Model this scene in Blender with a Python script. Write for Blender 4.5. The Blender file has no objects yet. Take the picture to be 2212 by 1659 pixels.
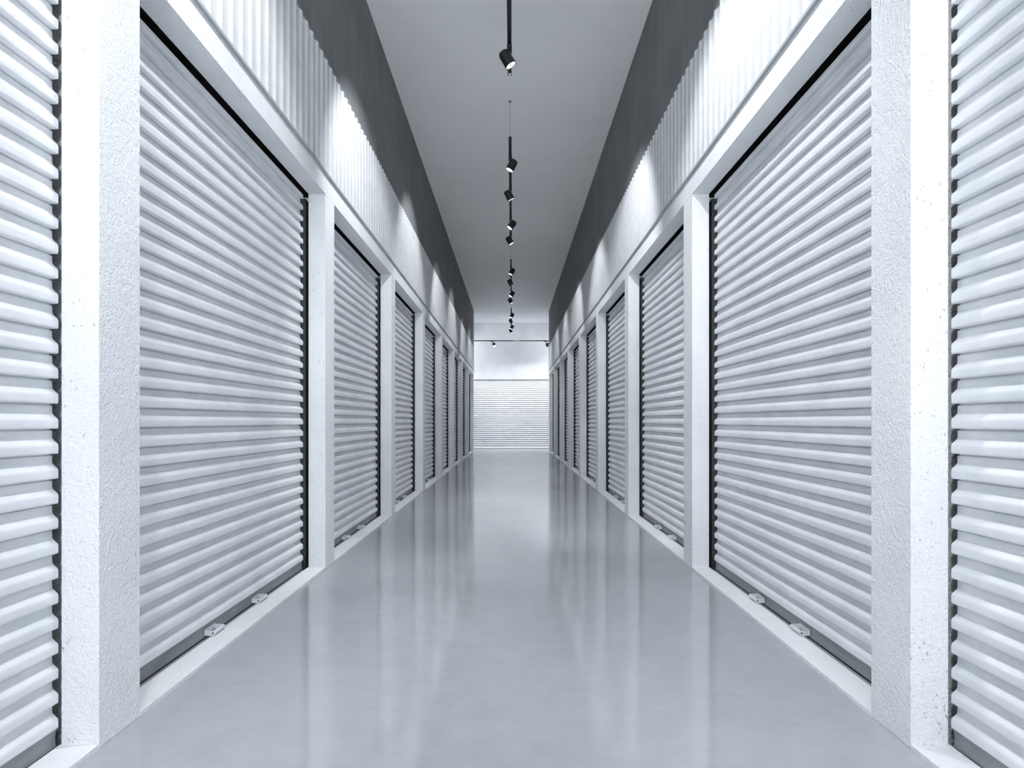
import bpy, bmesh, math, random
from mathutils import Vector, Matrix

random.seed(7)
S = bpy.context.scene
COL = S.collection
PI = math.pi

# ------------------------------------------------------------------ camera, world, exposure
F_PX = 1475.0
CAM_X, CAM_Z = 0.026, 1.19
cam_d = bpy.data.cameras.new('camera')
cam = bpy.data.objects.new('camera', cam_d)
COL.objects.link(cam)
cam_d.sensor_width = 36.0
cam_d.lens = F_PX * 36.0 / 2212.0
cam_d.shift_x = 0.0
cam_d.shift_y = (910.0 - 829.5) / 2212.0
cam_d.clip_start = 0.02
cam_d.clip_end = 200
cam.location = (CAM_X, 0, CAM_Z)
cam.rotation_euler = (PI / 2, 0, 0)
S.camera = cam

S.view_settings.view_transform = 'Standard'
S.view_settings.look = 'None'
S.view_settings.gamma = 1
S.view_settings.use_curve_mapping = False
S.view_settings.exposure = 0.58

SKY, LOW_FILL = 2.6, 12.0          # daylight at the open end behind the camera: overcast sky; brighter fill added below the horizon to lift the ceiling
SPOT_W = {0: 260, 1: 185, 2: 112, 3: 78, 4: 66}   # watts of a spotlight, per track
CROSS_W = 185.0
w = bpy.data.worlds.new('world')
S.world = w
w.use_nodes = True
wt = w.node_tree
wn = wt.nodes['Background']
wc = wt.nodes.new('ShaderNodeTexCoord')
wz = wt.nodes.new('ShaderNodeSeparateXYZ')
wt.links.new(wc.outputs['Generated'], wz.inputs[0])
wm = wt.nodes.new('ShaderNodeMapRange')
wm.inputs['From Min'].default_value = -0.03
wm.inputs['From Max'].default_value = 0.03
wm.inputs['To Min'].default_value = LOW_FILL
wm.inputs['To Max'].default_value = SKY
wt.links.new(wz.outputs['Z'], wm.inputs['Value'])
wt.links.new(wm.outputs['Result'], wn.inputs[1])
wn.inputs[0].default_value = (0.925, 0.955, 1.0, 1)
S.cycles.max_bounces = 10
S.cycles.diffuse_bounces = 6
S.cycles.glossy_bounces = 5
S.cycles.sample_clamp_indirect = 6
S.cycles.caustics_reflective = True
S.cycles.blur_glossy = 0.5
S.cycles.use_denoising = True

# ------------------------------------------------------------------ dimensions (metres)
HW = 1.474                     # corridor half width
REC = 0.137                    # how far the shutters are set back
P = 3.01                       # bay length
PIL = 0.275                    # pillar width
Y0 = 2.479                     # near edge of the first pillar in view
K0, K1 = -3, 8                 # pillar numbers, first and last
YB = Y0 + K0 * P               # open end behind the camera
YE = Y0 + K1 * P + PIL         # end of the corridor walls
YW = 30.1                      # far wall
Z_SILL, Z_LIN, Z_PAN0, Z_PAN1, Z_CEIL = 0.016, 3.018, 3.176, 4.098, 5.525
CROSS = 7.0                    # half length of the cross aisle

# the open end, marked as a portal so that daylight is sampled through it
pd = bpy.data.lights.new('open_end_portal', 'AREA')
pd.shape = 'RECTANGLE'
pd.size, pd.size_y = 2 * HW, Z_CEIL
pd.cycles.is_portal = True
po = bpy.data.objects.new('open_end_portal', pd)
COL.objects.link(po)
po.location = (0, YB + 0.001, Z_CEIL / 2)
po.rotation_euler = (PI / 2, 0, PI)

# ------------------------------------------------------------------ materials
def mat(name, color, rough=0.6, metal=0.0, spec=0.5):
    m = bpy.data.materials.new(name)
    m.use_nodes = True
    b = m.node_tree.nodes['Principled BSDF']
    b.inputs['Base Color'].default_value = (*color, 1)
    b.inputs['Roughness'].default_value = rough
    b.inputs['Metallic'].default_value = metal
    b.inputs['Specular IOR Level'].default_value = spec
    return m, m.node_tree, b

def N(t, kind, **kw):
    n = t.nodes.new(kind)
    for k, v in kw.items():
        if k.startswith('_'):
            setattr(n, k[1:], v)
        else:
            n.inputs[k.replace('_', ' ')].default_value = v
    return n

def mapped(t, scale=(1, 1, 1)):
    g = t.nodes.new('ShaderNodeNewGeometry')
    mp = t.nodes.new('ShaderNodeMapping')
    mp.inputs['Scale'].default_value = scale
    t.links.new(g.outputs['Position'], mp.inputs['Vector'])
    return mp.outputs[0]

def ramp(t, src, stops):
    r = t.nodes.new('ShaderNodeValToRGB')
    e = r.color_ramp.elements
    while len(e) < len(stops):
        e.new(0.5)
    for i, (p, c) in enumerate(stops):
        e[i].position = p
        e[i].color = (*c, 1) if isinstance(c, tuple) else (c, c, c, 1)
    t.links.new(src, r.inputs[0])
    return r.outputs[0]

def mul(t, a, b):
    m = t.nodes.new('ShaderNodeMix')
    m.data_type = 'RGBA'
    m.blend_type = 'MULTIPLY'
    m.inputs[0].default_value = 1
    t.links.new(a, m.inputs[6])
    t.links.new(b, m.inputs[7])
    return m.outputs[2]

def math_node(t, op, a, b):
    m = t.nodes.new('ShaderNodeMath')
    m.operation = op
    for i, v in enumerate((a, b)):
        if isinstance(v, (int, float)):
            m.inputs[i].default_value = v
        else:
            t.links.new(v, m.inputs[i])
    return m.outputs[0]

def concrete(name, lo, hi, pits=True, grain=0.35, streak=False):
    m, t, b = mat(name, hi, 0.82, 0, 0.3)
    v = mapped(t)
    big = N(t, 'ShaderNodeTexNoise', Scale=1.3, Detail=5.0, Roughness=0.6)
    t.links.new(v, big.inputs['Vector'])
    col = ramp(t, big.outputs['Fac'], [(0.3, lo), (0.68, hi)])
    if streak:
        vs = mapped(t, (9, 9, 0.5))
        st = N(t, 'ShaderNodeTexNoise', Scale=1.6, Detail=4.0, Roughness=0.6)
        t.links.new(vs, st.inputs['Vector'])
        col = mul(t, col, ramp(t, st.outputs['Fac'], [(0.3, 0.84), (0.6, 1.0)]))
    g1 = N(t, 'ShaderNodeTexNoise', Scale=110.0, Detail=2.0, Roughness=0.6)
    g2 = N(t, 'ShaderNodeTexNoise', Scale=52.0, Detail=4.0, Roughness=0.55)
    t.links.new(v, g1.inputs['Vector'])
    t.links.new(v, g2.inputs['Vector'])
    h = math_node(t, 'ADD', math_node(t, 'MULTIPLY', g1.outputs['Fac'], 0.6), math_node(t, 'MULTIPLY', g2.outputs['Fac'], 1.0))
    if pits:
        # small voids, gathered in clusters
        vp = mapped(t, (1, 1, 0.55))
        p1 = N(t, 'ShaderNodeTexNoise', Scale=95.0, Detail=2.0, Roughness=0.5)
        cl = N(t, 'ShaderNodeTexNoise', Scale=7.0, Detail=2.0, Roughness=0.6)
        t.links.new(vp, p1.inputs['Vector'])
        t.links.new(v, cl.inputs['Vector'])
        pm = math_node(t, 'ADD', p1.outputs['Fac'], math_node(t, 'MULTIPLY', cl.outputs['Fac'], 0.32))
        pit = ramp(t, pm, [(0.885, 0.0), (0.92, 1.0)])
        dark = ramp(t, pit, [(0.0, 1.0), (1.0, 0.55)])
        col = mul(t, col, dark)
        h = math_node(t, 'SUBTRACT', h, math_node(t, 'MULTIPLY', pit, 1.5))
    bp = N(t, 'ShaderNodeBump', Strength=grain, Distance=0.012)
    t.links.new(h, bp.inputs['Height'])
    t.links.new(col, b.inputs['Base Color'])
    t.links.new(bp.outputs[0], b.inputs['Normal'])
    return m

M = {}
M['concrete'] = concrete('white_concrete', (0.72, 0.745, 0.765), (0.835, 0.85, 0.862), grain=0.65)
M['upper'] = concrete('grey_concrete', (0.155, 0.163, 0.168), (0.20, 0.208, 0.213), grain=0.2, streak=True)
M['endwall'] = concrete('pale_concrete', (0.56, 0.585, 0.61), (0.67, 0.69, 0.71), grain=0.2)
M['ceiling'] = concrete('grey_plaster', (0.84, 0.848, 0.856), (0.87, 0.876, 0.882), pits=False, grain=0.06)
M['ceiling2'] = concrete('white_plaster', (0.76, 0.79, 0.82), (0.82, 0.84, 0.86), pits=False, grain=0.05)

def painted(name, lo, hi, rough, bump=0.03, spec=0.5):
    m, t, b = mat(name, hi, rough, 0, spec)
    v = mapped(t, (1, 1, 2.2))
    n = N(t, 'ShaderNodeTexNoise', Scale=3.5, Detail=6.0, Roughness=0.65)
    t.links.new(v, n.inputs['Vector'])
    t.links.new(ramp(t, n.outputs['Fac'], [(0.32, lo), (0.62, hi)]), b.inputs['Base Color'])
    t.links.new(ramp(t, n.outputs['Fac'], [(0.3, rough + 0.12), (0.65, rough)]), b.inputs['Roughness'])
    bp = N(t, 'ShaderNodeBump', Strength=bump, Distance=0.01)
    t.links.new(n.outputs['Fac'], bp.inputs['Height'])
    t.links.new(bp.outputs[0], b.inputs['Normal'])
    return m

M['shutter'] = painted('shutter_paint', (0.66, 0.69, 0.72), (0.77, 0.785, 0.805), 0.30, bump=0.0)
M['cladding'] = painted('cladding_paint', (0.54, 0.556, 0.572), (0.61, 0.624, 0.637), 0.36, bump=0.0)
M['bar'] = painted('grey_galvanised', (0.19, 0.205, 0.215), (0.26, 0.275, 0.285), 0.38)
M['trim'] = painted('grey_trim', (0.34, 0.365, 0.38), (0.40, 0.425, 0.44), 0.5)
M['steel'] = painted('zinc_steel', (0.52, 0.56, 0.58), (0.68, 0.71, 0.73), 0.32)
M['seal'] = mat('black_rubber', (0.012, 0.013, 0.014), 0.6)[0]
M['black'] = mat('black_powder_coat', (0.012, 0.0135, 0.0145), 0.42)[0]
M['cable'] = mat('steel_cable', (0.16, 0.17, 0.18), 0.4, 0.6)[0]
M['dark'] = mat('unlit_block', (0.03, 0.032, 0.034), 0.9)[0]
ml, tl, bl = mat('lit_reflector', (1, 1, 1), 0.4)
bl.inputs['Emission Color'].default_value = (0.97, 0.99, 1, 1)
bl.inputs['Emission Strength'].default_value = 4.0
M['lit'] = ml
M['diode'] = mat('diode_cap', (0.12, 0.13, 0.135), 0.3)[0]

# polished floor
m, t, b = mat('polished_floor', (0.4, 0.42, 0.44), 0.2)
v = mapped(t)
vl = mapped(t, (1.0, 1.0, 1.0))
n1 = N(t, 'ShaderNodeTexNoise', Scale=0.9, Detail=6.0, Roughness=0.6)
n2 = N(t, 'ShaderNodeTexNoise', Scale=7.0, Detail=8.0, Roughness=0.72)
n3 = N(t, 'ShaderNodeTexNoise', Scale=1.7, Detail=5.0, Roughness=0.6)
for n in (n1, n2, n3):
    t.links.new(v, n.inputs['Vector'])
c = ramp(t, n1.outputs['Fac'], [(0.3, (0.352, 0.366, 0.385)), (0.7, (0.40, 0.414, 0.433))])
c = mul(t, c, ramp(t, n2.outputs['Fac'], [(0.36, 0.93), (0.6, 1.0)]))
t.links.new(c, b.inputs['Base Color'])
rr = math_node(t, 'ADD', math_node(t, 'MULTIPLY', n2.outputs['Fac'], 0.09), math_node(t, 'MULTIPLY', n3.outputs['Fac'], 0.08))
t.links.new(rr, b.inputs['Roughness'])
b.inputs['IOR'].default_value = 1.85
b.inputs['Specular IOR Level'].default_value = 0.5
# part of the polish is worn to a broad haze
b2 = t.nodes.new('ShaderNodeBsdfPrincipled')
b2.inputs['Roughness'].default_value = 0.32
b2.inputs['IOR'].default_value = 1.5
t.links.new(c, b2.inputs['Base Color'])
mx = t.nodes.new('ShaderNodeMixShader')
mx.inputs[0].default_value = 0.29
t.links.new(b.outputs[0], mx.inputs[1])
t.links.new(b2.outputs[0], mx.inputs[2])
t.links.new(mx.outputs[0], t.nodes['Material Output'].inputs[0])
M['floor'] = m

# ------------------------------------------------------------------ helpers
def box(bm, x0, x1, y0, y1, z0, z1, bevel=0.0):
    r = bmesh.ops.create_cube(bm, size=1)
    vs = r['verts']
    for q in vs:
        q.co = Vector((x0 + (q.co.x + .5) * (x1 - x0), y0 + (q.co.y + .5) * (y1 - y0), z0 + (q.co.z + .5) * (z1 - z0)))
    if bevel > 0:
        es = list({e for q in vs for e in q.link_edges})
        bmesh.ops.bevel(bm, geom=es, offset=bevel, segments=2, profile=0.5, affect='EDGES')

def cyl(bm, p0, p1, r0, r1=None, seg=28, cap=True):
    r1 = r0 if r1 is None else r1
    p0, p1 = Vector(p0), Vector(p1)
    d = p1 - p0
    q = d.to_track_quat('Z', 'Y').to_matrix().to_4x4()
    bmesh.ops.create_cone(bm, cap_ends=cap, segments=seg, radius1=r0, radius2=r1, depth=d.length,
                          matrix=Matrix.Translation((p0 + p1) / 2) @ q)

def lathe(bm, prof, seg=40):
    """prof: (radius, z) from one end to the other, about the z axis"""
    rings = []
    for r, z in prof:
        if r < 1e-6:
            rings.append([bm.verts.new((0, 0, z))])
        else:
            rings.append([bm.verts.new((r * math.cos(2 * PI * i / seg), r * math.sin(2 * PI * i / seg), z)) for i in range(seg)])
    for a, c_ in zip(rings, rings[1:]):
        for i in range(seg):
            j = (i + 1) % seg
            if len(a) == 1 and len(c_) > 1:
                bm.faces.new((a[0], c_[j], c_[i]))
            elif len(c_) == 1 and len(a) > 1:
                bm.faces.new((a[i], a[j], c_[0]))
            elif len(a) > 1:
                bm.faces.new((a[i], a[j], c_[j], c_[i]))

def obj(name, bm, m, parent=None, smooth=False, angle=35):
    bmesh.ops.recalc_face_normals(bm, faces=bm.faces[:])
    if smooth:
        for f in bm.faces:
            f.smooth = True
        lim = math.radians(angle)
        for e in bm.edges:
            if len(e.link_faces) == 2 and e.calc_face_angle(0) > lim:
                e.smooth = False
    me = bpy.data.meshes.new(name)
    bm.to_mesh(me)
    bm.free()
    me.materials.append(M[m])
    o = bpy.data.objects.new(name, me)
    COL.objects.link(o)
    if parent:
        o.parent = parent
    return o

def new():
    return bmesh.new()

def structure(o, label, cat):
    o['kind'] = 'structure'
    o['label'] = label
    o['category'] = cat
    return o

def thing(name, label, cat, loc=(0, 0, 0), rz=0.0, group=None):
    o = bpy.data.objects.new(name, None)
    COL.objects.link(o)
    o.empty_display_size = 0.1
    o.location = loc
    o.rotation_euler = (0, 0, rz)
    o['label'] = label
    o['category'] = cat
    if group:
        o['group'] = group
    return o

def dup(root, loc, rz, label):
    r = root.copy()
    COL.objects.link(r)
    r.location = loc
    r.rotation_euler = (0, 0, rz)
    r['label'] = label
    for ch in list(root.children):
        c_ = ch.copy()
        COL.objects.link(c_)
        c_.parent = r
        for g in list(ch.children):
            d = g.copy()
            COL.objects.link(d)
            d.parent = c_
    return r

# ------------------------------------------------------------------ floor, ceilings, ground outside
bm = new(); box(bm, -CROSS, CROSS, YB, YW + 0.4, -0.12, 0)
structure(obj('floor', bm, 'floor'), 'glossy polished grey concrete floor running down the corridor', 'floor')
bm = new(); box(bm, -2.4, 2.4, YB, YE, Z_CEIL, Z_CEIL + 0.15)
structure(obj('ceiling', bm, 'ceiling'), 'plain grey plastered ceiling above the corridor', 'ceiling')
bm = new(); box(bm, -CROSS, CROSS, YE, YW + 0.3, Z_CEIL, Z_CEIL + 0.15)
structure(obj('ceiling_cross_aisle', bm, 'ceiling2'), 'bright white ceiling over the cross aisle at the far end', 'ceiling')

# ------------------------------------------------------------------ side walls (built for the left, turned for the right)
def corrugation(bm, y0, y1, z0, z1, x_back, depth, pitch):
    prof = [(0.0, 0.0), (0.30, 0.02), (0.42, 0.25), (0.52, 0.8), (0.58, 1.0), (0.66, 1.0), (0.72, 0.8), (0.80, 0.25), (0.90, 0.02)]
    pts = []
    n = int(round((y1 - y0) / pitch))
    pitch = (y1 - y0) / n
    for i in range(n):
        for u, d in prof:
            pts.append((y0 + (i + u) * pitch, x_back + d * depth))
    pts.append((y1, x_back))
    lo = [bm.verts.new((x, y, z0)) for y, x in pts]
    hi = [bm.verts.new((x, y, z1)) for y, x in pts]
    lb = [bm.verts.new((x_back - 0.004, y, z0)) for y, x in pts]
    hb = [bm.verts.new((x_back - 0.004, y, z1)) for y, x in pts]
    for i in range(len(pts) - 1):
        bm.faces.new((lo[i], lo[i + 1], hi[i + 1], hi[i]))
        bm.faces.new((hi[i], hi[i + 1], hb[i + 1], hb[i]))
        bm.faces.new((lb[i], lb[i + 1], lo[i + 1], lo[i]))
        bm.faces.new((lb[i + 1], lb[i], hb[i], hb[i + 1]))
    bm.faces.new((lo[0], hi[0], hb[0], lb[0]))
    bm.faces.new((lo[-1], lb[-1], hb[-1], hi[-1]))

def side_wall(side):
    # local frame: wall face at x = -HW, looking towards +x; the right wall mirrors x
    s = -1 if side == 'left' else 1
    def X(d):          # distance behind the wall face -> world x
        return s * (HW + d)
    def bx(bm, d0, d1, *a, **k):
        x0, x1 = sorted((X(d0), X(d1)))
        box(bm, x0, x1, *a, **k)
    bm = new()
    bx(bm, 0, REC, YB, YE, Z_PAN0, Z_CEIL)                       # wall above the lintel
    bx(bm, REC + 0.55, REC + 0.6, YB, YE, 0, 3.4)                # unseen panel added to block daylight behind the shutters
    bx(bm, REC, REC + 0.6, YB, YE, 3.4, 3.46)  # unseen slab added to shut daylight out from above
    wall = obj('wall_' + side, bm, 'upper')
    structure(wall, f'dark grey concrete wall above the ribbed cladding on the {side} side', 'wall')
    bm = new(); bx(bm, 0, REC, YB, YE, Z_LIN, Z_PAN0)
    o = obj('lintel', bm, 'concrete', wall)
    o['label'] = 'white rough concrete lintel over the shutters'
    for k in range(K0, K1 + 1):
        y = Y0 + k * P
        bm = new(); bx(bm, 0, REC, y, y + PIL, 0, Z_LIN, bevel=0.003)
        bx(bm, REC, REC + 0.56, y + 0.09, y + PIL - 0.09, 0, Z_LIN)
        o = obj('pillar', bm, 'concrete', wall)
        o['label'] = 'white rough concrete pillar'
        if k < K1:
            bm = new(); bx(bm, 0.0, REC + 0.004, y + PIL, y + P, 0, Z_SILL)
            o = obj('sill', bm, 'concrete', wall)
            o['label'] = 'low white concrete sill'
    bm = new()
    corrugation(bm, YB, YE - 0.004, Z_PAN0 + 0.012, Z_PAN1, 0, 0.015, 0.1332)
    for q in bm.verts:
        q.co.x = s * (HW - q.co.x)
    o = obj('cladding', bm, 'cladding', wall, smooth=True)
    o['label'] = 'white vertically ribbed metal cladding'
    bm = new()
    bx(bm, -0.020, 0.0, YB, YE - 0.003, Z_PAN0 - 0.004, Z_PAN0 + 0.012)
    obj('cladding_trim', bm, 'trim', wall)
    bm = new()
    bx(bm, -0.006, 0.0, YB, YE - 0.003, Z_PAN1, Z_PAN1 + 0.014)
    obj('cladding_trim', bm, 'bar', wall)

side_wall('left')
side_wall('right')

# ------------------------------------------------------------------ cross aisle and far wall
D_W, D_H = 2.7, 3.0            # half width and height of the far opening
bm = new()
box(bm, -CROSS, -D_W, YW, YW + 0.3, 0, Z_CEIL)
box(bm, D_W, CROSS, YW, YW + 0.3, 0, Z_CEIL)
box(bm, -D_W, D_W, YW, YW + 0.3, 3.174, Z_CEIL)
box(bm, -D_W, D_W, YW + 0.006, YW + 0.3, 3.162, 3.174)
box(bm, -D_W, D_W, YW, YW + 0.3, 3.03, 3.162)
structure(obj('wall_far', bm, 'endwall'), 'pale concrete end wall above the wide white shutter', 'wall')
for s, nm in ((-1, 'left'), (1, 'right')):
    bm = new()
    x0, x1 = sorted((s * (HW + REC), s * CROSS))
    box(bm, x0, x1, YE - 0.15, YE, 0, Z_CEIL)
    structure(obj('wall_aisle_' + nm, bm, 'endwall'), f'pale wall turning off the corridor into the {nm} arm of the aisle', 'wall')
    bm = new()
    x0, x1 = sorted((s * CROSS, s * (CROSS + 0.2)))
    box(bm, x0, x1, YE - 0.15, YW + 0.3, -0.12, Z_CEIL + 0.15)
    structure(obj('wall_aisle_end_' + nm, bm, 'endwall'), f'pale wall closing the {nm} arm of the aisle', 'wall')

# ------------------------------------------------------------------ roller shutters
PITCH = 0.0903
Z_SLAT = 0.079
N_SLAT = 32
SLAT = [(0.000, 0.003), (0.03, 0.0006), (0.08, 0.0), (0.30, 0.0), (0.37, 0.0010), (0.42, 0.0040), (0.50, 0.0125),
        (0.58, 0.0195), (0.64, 0.0220), (0.74, 0.0225), (0.90, 0.0225), (0.925, 0.0235), (0.935, 0.031), (0.99, 0.031)]
# SLAT: (height above the slat's lower edge / pitch, set back from the crest)
def curtain_mesh(half, depth=0.031):
    bm = new()
    pts = []
    for i in range(N_SLAT):
        z = Z_SLAT + i * PITCH
        pts.append((depth, z + 0.0))
        for u, d in SLAT:
            pts.append((d + 0.0005, z + u * PITCH + 0.0006))
    zt = Z_SLAT + N_SLAT * PITCH
    pts += [(depth, zt), (0.003, zt + 0.0005), (0.0006, zt + 0.003), (0.0, zt + 0.008), (0.0, zt + 0.030), (0.004, zt + 0.033)]
    A = [bm.verts.new((-d, -half, z)) for d, z in pts]
    B = [bm.verts.new((-d, half, z)) for d, z in pts]
    A2 = [bm.verts.new((-depth - 0.006, -half, z)) for d, z in pts]
    B2 = [bm.verts.new((-depth - 0.006, half, z)) for d, z in pts]
    for i in range(len(pts) - 1):
        bm.faces.new((A[i], B[i], B[i + 1], A[i + 1]))
        bm.faces.new((A2[i + 1], B2[i + 1], B2[i], A2[i]))
        bm.faces.new((A[i + 1], A2[i + 1], A2[i], A[i]))
        bm.faces.new((B[i], B2[i], B2[i + 1], B[i + 1]))
    bm.faces.new((A[-1], B[-1], B2[-1], A2[-1]))
    bm.faces.new((A[0], A2[0], B2[0], B[0]))
    return bm

def plate(bm, y0, y1):
    """bracket cheek: straight back end, round nose with a hole, seen from the side; x is outwards"""
    cx, cz, R, r = 0.046, 0.034, 0.0135, 0.0066
    out = [(0.0, cz - 0.0125), (0.0, cz + R)]
    for i in range(13):
        a = PI / 2 - PI * i / 12
        out.append((cx + R * math.cos(a), cz + R * math.sin(a)))
    hole = [(cx + r * math.cos(2 * PI * i / 16), cz + r * math.sin(2 * PI * i / 16)) for i in range(16)]
    loops = []
    for pts in (out, hole):
        vs = [bm.verts.new((x, y0, z)) for x, z in pts]
        loops.append([bm.edges.new((vs[i], vs[(i + 1) % len(vs)])) for i in range(len(vs))])
    r_ = bmesh.ops.triangle_fill(bm, edges=loops[0] + loops[1], use_beauty=True)
    fs = [g for g in r_['geom'] if isinstance(g, bmesh.types.BMFace)]
    ex = bmesh.ops.extrude_face_region(bm, geom=fs)
    for g in ex['geom']:
        if isinstance(g, bmesh.types.BMVert):
            g.co.y = y1

def tube(bm, cx, cz, y0, y1, ro, ri, seg=20):
    rings = []
    for r, y in ((ro, y0), (ro, y1), (ri, y1), (ri, y0)):
        rings.append([bm.verts.new((cx + r * math.cos(2 * PI * i / seg), y, cz + r * math.sin(2 * PI * i / seg))) for i in range(seg)])
    for a, c_ in zip(rings, rings[1:] + rings[:1]):
        for i in range(seg):
            j = (i + 1) % seg
            bm.faces.new((a[i], a[j], c_[j], c_[i]))

def make_shutter(half, label, loc, rz, back=0.031):
    """local frame: origin on the floor under the wall face, +x is into the corridor"""
    r = thing('roller_shutter', label, 'roller shutter', loc, rz, 'white roller shutters along the corridor')
    REC = globals()['REC'] + back - 0.002
    bm = curtain_mesh(half)
    for q in bm.verts:
        q.co.x -= REC + 0.002
    obj('curtain', bm, 'shutter', r, smooth=True, angle=50)
    # bottom bar, gently hollowed, with a rubber seal under it
    bm = new()
    prof = [(0.005, 0.0795), (0.0065, 0.076), (0.009, 0.068), (0.0115, 0.055), (0.0125, 0.040), (0.0115, 0.026), (0.009, 0.012), (0.040, 0.012), (0.040, 0.0795)]
    A = [bm.verts.new((-(REC + 0.002) - d, -half, z)) for d, z in prof]
    B = [bm.verts.new((-(REC + 0.002) - d, half, z)) for d, z in prof]
    n = len(prof)
    for i in range(n):
        j = (i + 1) % n
        bm.faces.new((A[i], A[j], B[j], B[i]))
    bm.faces.new(A); bm.faces.new(B[::-1])
    bar = obj('bottom_bar', bm, 'bar', r, smooth=True)
    bar['label'] = 'dark grey bottom bar'
    bm = new(); box(bm, -(REC + 0.036), -(REC + 0.014), -half, half, 0.0, 0.012)
    sl = obj('rubber_seal', bm, 'seal', bar)
    bm = new(); cyl(bm, (-(REC + 0.016), 0, 0.047), (-(REC + 0.009), 0, 0.047), 0.0045, 0.003, seg=12)
    obj('screw', bm, 'steel', bar)
    if back > 0.01:  # black strips stand in for the shade in the pockets beside the curtain
        for s in (-1, 1):
            bm = new()
            y0, y1 = sorted((s * (half + 0.004), s * ((P - PIL) / 2 + 0.06)))
            box(bm, -(REC + 0.040), -(REC - 0.014), y0, y1, 0.0, Z_SLAT + N_SLAT * PITCH)
            g = obj('pocket_shade', bm, 'black', r)
            g['label'] = 'black strip standing for the shade beside the shutter'
    for s in (-1, 1):
        bm = new()
        yb = s * 0.335
        plate(bm, yb - 0.066, yb - 0.063)
        plate(bm, yb + 0.063, yb + 0.066)
        box(bm, 0.0, 0.003, yb - 0.066, yb + 0.066, 0.0215, 0.053)
        for q in bm.verts:
            q.co.x -= REC + 0.0105
        br = obj('latch_bracket', bm, 'steel', r)
        br['label'] = 'bare zinc latch bracket'
        bm = new()
        tube(bm, 0.046 - REC - 0.0105, 0.034, yb - 0.0665, yb + 0.0665, 0.0105, 0.0062)
        obj('sleeve', bm, 'steel', br, smooth=True)
        bm = new()  # black core stands in for the darkness inside the sleeve
        cyl(bm, (0.046 - REC - 0.0105, yb - 0.05, 0.034), (0.046 - REC - 0.0105, yb + 0.05, 0.034), 0.0060, seg=16)
        obj('bore_shade', bm, 'seal', br, smooth=True)
    return r

ORD = ['first', 'second', 'third', 'fourth', 'fifth', 'sixth', 'seventh', 'eighth', 'ninth', 'tenth', 'eleventh', 'twelfth']
proto = None
for side, s in (('left', -1), ('right', 1)):
    for k in range(K0, K1):
        yc = Y0 + k * P + (P + PIL) / 2
        loc = (s * HW, yc, 0)
        rz = 0 if s < 0 else PI
        if k == -1:
            lab = f'white ribbed roller shutter cut by the {side} edge, before the first pillar'
        elif k < -1:
            lab = f'white ribbed roller shutter of the {side} wall behind the camera, {"at the open end" if k == K0 else "one bay in"}'
        elif k == K1 - 1:
            lab = f'white ribbed roller shutter, last of the {side} wall, beside the far aisle'
        else:
            lab = f'white ribbed roller shutter on the {side} wall between the {ORD[k]} and {ORD[k + 1]} pillars'
        if k == -1:
            make_shutter((P - PIL) / 2 - 0.008, lab, loc, rz, 0.004)
        elif proto is None:
            proto = make_shutter((P - PIL) / 2 - 0.034, lab, loc, rz)
        else:
            dup(proto, loc, rz, lab)

# wide shutter in the far wall
r = thing('roller_shutter', 'wide bright white roller shutter closing the far end wall', 'roller shutter', (0, YW + 0.02, 0), -PI / 2)
bm = curtain_mesh(D_W + 0.05)
for q in bm.verts:
    q.co.z = 0.03 + (q.co.z - Z_SLAT) * (2.90 / (N_SLAT * PITCH))
obj('curtain', bm, 'shutter', r, smooth=True, angle=50)
bm = new(); box(bm, -0.03, 0.012, -D_W, D_W, 0.0, 0.028)
obj('bottom_bar', bm, 'bar', r)
bm = new(); box(bm, -0.05, -0.004, -D_W, D_W, 2.962, 3.03)
obj('header_box', bm, 'bar', r)

# ------------------------------------------------------------------ track lighting
Z_TR = 5.0                      # underside of the tracks
T_LEN = 5.27
T_PER = 6.985
T_START = 2.235
SPOT_REL = [0.60, 1.90, 3.58, 4.69]
AXES = [(-0.452, -0.073, -0.889), (0.455, 0.143, -0.879), (-0.59, -0.15, -0.793), (0.51, 0.0, -0.86)]
TX = 0.0

def make_track(length, cable_at, top, label):
    """rail along local y, underside at z 0"""
    r = thing('light_track', label, 'lighting track')
    bm = new()
    h = length / 2
    box(bm, -0.021, 0.021, -h, h, 0.016, 0.034)
    box(bm, -0.021, -0.013, -h - 0.0, h + 0.035, 0.0, 0.016)
    box(bm, 0.013, 0.021, -h - 0.0, h + 0.035, 0.0, 0.016)
    obj('rail', bm, 'black', r)
    for y in cable_at:
        bm = new()
        cyl(bm, (0, y, 0.03), (0, y, top), 0.0022, seg=8)
        cb = obj('suspension_cable', bm, 'cable', r)
        bm = new()
        cyl(bm, (0, y, top - 0.018), (0, y, top), 0.009, 0.017, seg=20)
        obj('ceiling_cup', bm, 'black', cb)
    return r

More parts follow.
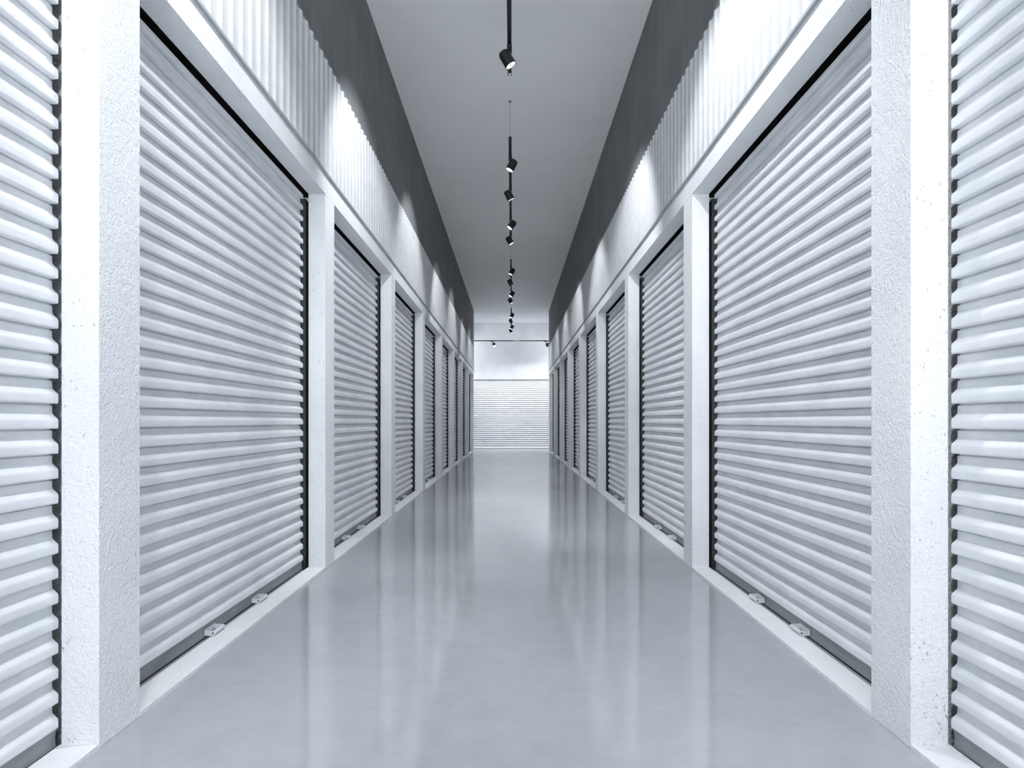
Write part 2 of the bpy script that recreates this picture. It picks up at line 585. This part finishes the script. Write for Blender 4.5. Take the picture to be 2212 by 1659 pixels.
def make_spot(axis, label, yoff=0.0):
    """origin on the underside of the rail; head hangs below it"""
    r = thing('track_spotlight', label, 'spotlight')
    bm = new()
    box(bm, -0.025, 0.025, -0.03, 0.11, -0.022, 0.004, bevel=0.003)
    obj('adapter', bm, 'black', r)
    a = Vector(axis).normalized()
    c = Vector((0.024 if axis[0] < 0 else -0.024, 0.03, -0.120))
    # yoke: stem and side arm
    bm = new()
    cyl(bm, (0, 0.03, -0.02), (0, 0.03, -0.055), 0.008, seg=14)
    side = Vector((0, 1, 0))
    cyl(bm, (0, 0.03, -0.05), tuple(c - a * 0.045), 0.010, seg=14)
    obj('stem', bm, 'black', r, smooth=True)
    R, L = 0.060, 0.158
    bm = new()
    lathe(bm, [(0, -L / 2), (R * 0.80, -L / 2), (R * 0.86, -L / 2 + 0.004), (R * 0.86, -L / 2 + 0.016), (R * 0.97, -L / 2 + 0.02), (R, -L / 2 + 0.025),
               (R, L / 2), (R - 0.006, L / 2), (R - 0.008, L / 2 - 0.012), (0, L / 2 - 0.012)])
    q = a.to_track_quat('Z', 'Y').to_matrix().to_4x4()
    mt = Matrix.Translation(c) @ q
    bm.transform(mt)
    hd = obj('housing', bm, 'black', r, smooth=True)
    bm = new()
    lathe(bm, [(0, L / 2 - 0.0105), (R - 0.009, L / 2 - 0.006)])
    bm.transform(mt)
    o = obj('reflector', bm, 'lit', r)
    o['label'] = 'glowing white reflector'
    bm = new()
    lathe(bm, [(0.011, L / 2 - 0.009), (0.010, L / 2 - 0.003), (0.006, L / 2 + 0.0), (0, L / 2 + 0.001)], seg=20)
    bm.transform(mt)
    obj('diode', bm, 'diode', o, smooth=True)
    return r, c + a * (L / 2 + 0.012)

def add_lamp(parent, pos, aim, watts, half=42, blend=0.5):
    d = bpy.data.lights.new('spot_beam', 'SPOT')
    d.energy = watts
    d.spot_size = math.radians(2 * half)
    d.spot_blend = blend
    d.shadow_soft_size = 0.035
    d.color = (0.945, 0.967, 1.0)
    o = bpy.data.objects.new('spot_beam', d)
    COL.objects.link(o)
    o.parent = parent
    o.location = pos
    o.rotation_euler = Vector(aim).to_track_quat('-Z', 'Y').to_euler()

tilt_word = ['left', 'right', 'left', 'right']
protos = {}
tr_proto = None
TN = ['on the added track behind the camera', 'nearest', 'second', 'third', 'fourth']
BEAMS = [(-0.62, 0.10, -0.78), (0.455, 0.10, -0.879), (-0.42, 0.43, -0.80), (0.37, 0.45, -0.80)]
for ti in range(0, 5):
    y0 = T_START + (ti - 1) * T_PER
    ln = T_LEN
    if ti < 4:
        lab = f'black light track hung along the ceiling, {TN[ti] if ti else "the one behind the camera"}' + (' of the row' if ti else '')
    else:
        lab = 'black light track at the far end of the ceiling row'
    if ti == 0:  # unseen track and lamps added to brighten the near end
        lab = 'added black light track hung along the ceiling behind the camera'
    if tr_proto is not None:
        dup(tr_proto, (TX, y0 + ln / 2, Z_TR), 0, lab)
    else:
        tr = make_track(ln, (-ln / 2 + 0.03, ln / 2 - 0.03), Z_CEIL - Z_TR, lab)
        tr.location = (TX, y0 + ln / 2, Z_TR)
        if ti < 4:
            tr_proto = tr
    for si, rel in enumerate(SPOT_REL):
        if ti == 1 and si == 2:
            rel -= 0.12
        if rel > ln:
            continue
        where = 'on the added track behind the camera' if ti == 0 else (f'on the {TN[ti]} hanging track' if ti < 4 else 'on the last and smallest-looking track')
        lab = f'black cylinder spotlight tilted to the {tilt_word[si]}, {ORD[si]} {where}'
        if ti == 1 and si == 3:
            lab = 'large black cylinder spotlight tilted to the right at the end of the nearest track'
        loc = (TX, y0 + rel, Z_TR)
        if si in protos:
            pr, lp = protos[si]
            o = dup(pr, loc, 0, lab)
        else:
            o, lp = make_spot(AXES[si], lab)
            o.location = loc
            protos[si] = (o, lp)
        o['group'] = 'spotlights on the hanging tracks'
        beams = o
        a = Vector(BEAMS[si])
        LAMPS = globals().setdefault('LAMPS', [])
        LAMPS.append((o, lp, a, ti))
for o, lp, a, ti in LAMPS:
    add_lamp(o, lp, a, SPOT_W[ti])

# track across the far aisle
YC, ZC = 28.47, 4.53
ct = make_track(3.2, (-1.585, 1.585), Z_CEIL - ZC, 'black light track hung crosswise in front of the far wall')
ct.location = (0, YC, ZC)
ct.rotation_euler = (0, 0, -PI / 2)
ct['group'] = 'tracks of the far aisle'
CROSS_SPOTS = [(-0.80, (0.25, -0.45, -0.85), 'black spotlight with a glowing face under the crosswise far track'),
               (1.42, (-0.05, 0.45, -0.9), 'black spotlight turned away at the right end of the crosswise far track')]
def make_hung_spot(axis, label, loc):
    r = thing('track_spotlight', label, 'spotlight', loc, 0, 'spotlights of the far aisle')
    bm = new(); box(bm, -0.075, 0.075, -0.018, 0.018, -0.022, 0.003, bevel=0.003)
    obj('adapter', bm, 'black', r)
    bm = new()
    cyl(bm, (0, 0, -0.02), (0, 0, -0.16), 0.010, seg=12)
    cyl(bm, (0, 0, -0.155), (0.085, 0, -0.155), 0.009, seg=12)
    obj('arm', bm, 'black', r, smooth=True)
    c = Vector((0.085, 0, -0.145))
    a = Vector(axis).normalized()
    R, L = 0.058, 0.15
    mt = Matrix.Translation(c) @ a.to_track_quat('Z', 'Y').to_matrix().to_4x4()
    bm = new()
    lathe(bm, [(0, -L / 2), (R * 0.9, -L / 2), (R, -L / 2 + 0.01), (R, L / 2), (R - 0.005, L / 2), (R - 0.007, L / 2 - 0.01), (0, L / 2 - 0.01)])
    bm.transform(mt); obj('housing', bm, 'black', r, smooth=True)
    bm = new(); lathe(bm, [(0, L / 2 - 0.009), (R - 0.009, L / 2 - 0.005)])
    bm.transform(mt); o = obj('reflector', bm, 'lit', r)
    o['label'] = 'glowing white reflector'
    return r, c + a * (L / 2 + 0.012)
for x, ax, lab in CROSS_SPOTS:
    r, lp = make_hung_spot(ax, lab, (x, YC, ZC))
    add_lamp(r, lp, (0.0, 0.34, -0.93), CROSS_W * 0.65, half=62, blend=1.0)
# the aisle's arms, hidden by the corridor walls, get added tracks and lamps to brighten the aisle
for s, nm in ((-1, 'left'), (1, 'right')):
    tr = make_track(3.1, (-1.5, 1.5), Z_CEIL - ZC, f'added black light track lighting the {nm} arm of the far aisle')
    tr.location = (s * 4.3, YC, ZC)
    tr.rotation_euler = (0, 0, -PI / 2)
    tr['group'] = 'tracks of the far aisle'
    for j, dx in enumerate((-1.0, 1.0)):
        r, lp = make_hung_spot((-0.3 * s, 0.1, -0.9), f'added black spotlight on the {nm} aisle track, {"inner" if dx * s < 0 else "outer"} one', (s * 4.3 + dx, YC, ZC))
        add_lamp(r, lp, (-0.8 * s, 0.35, -0.5), CROSS_W * 0.9, half=65, blend=0.6)
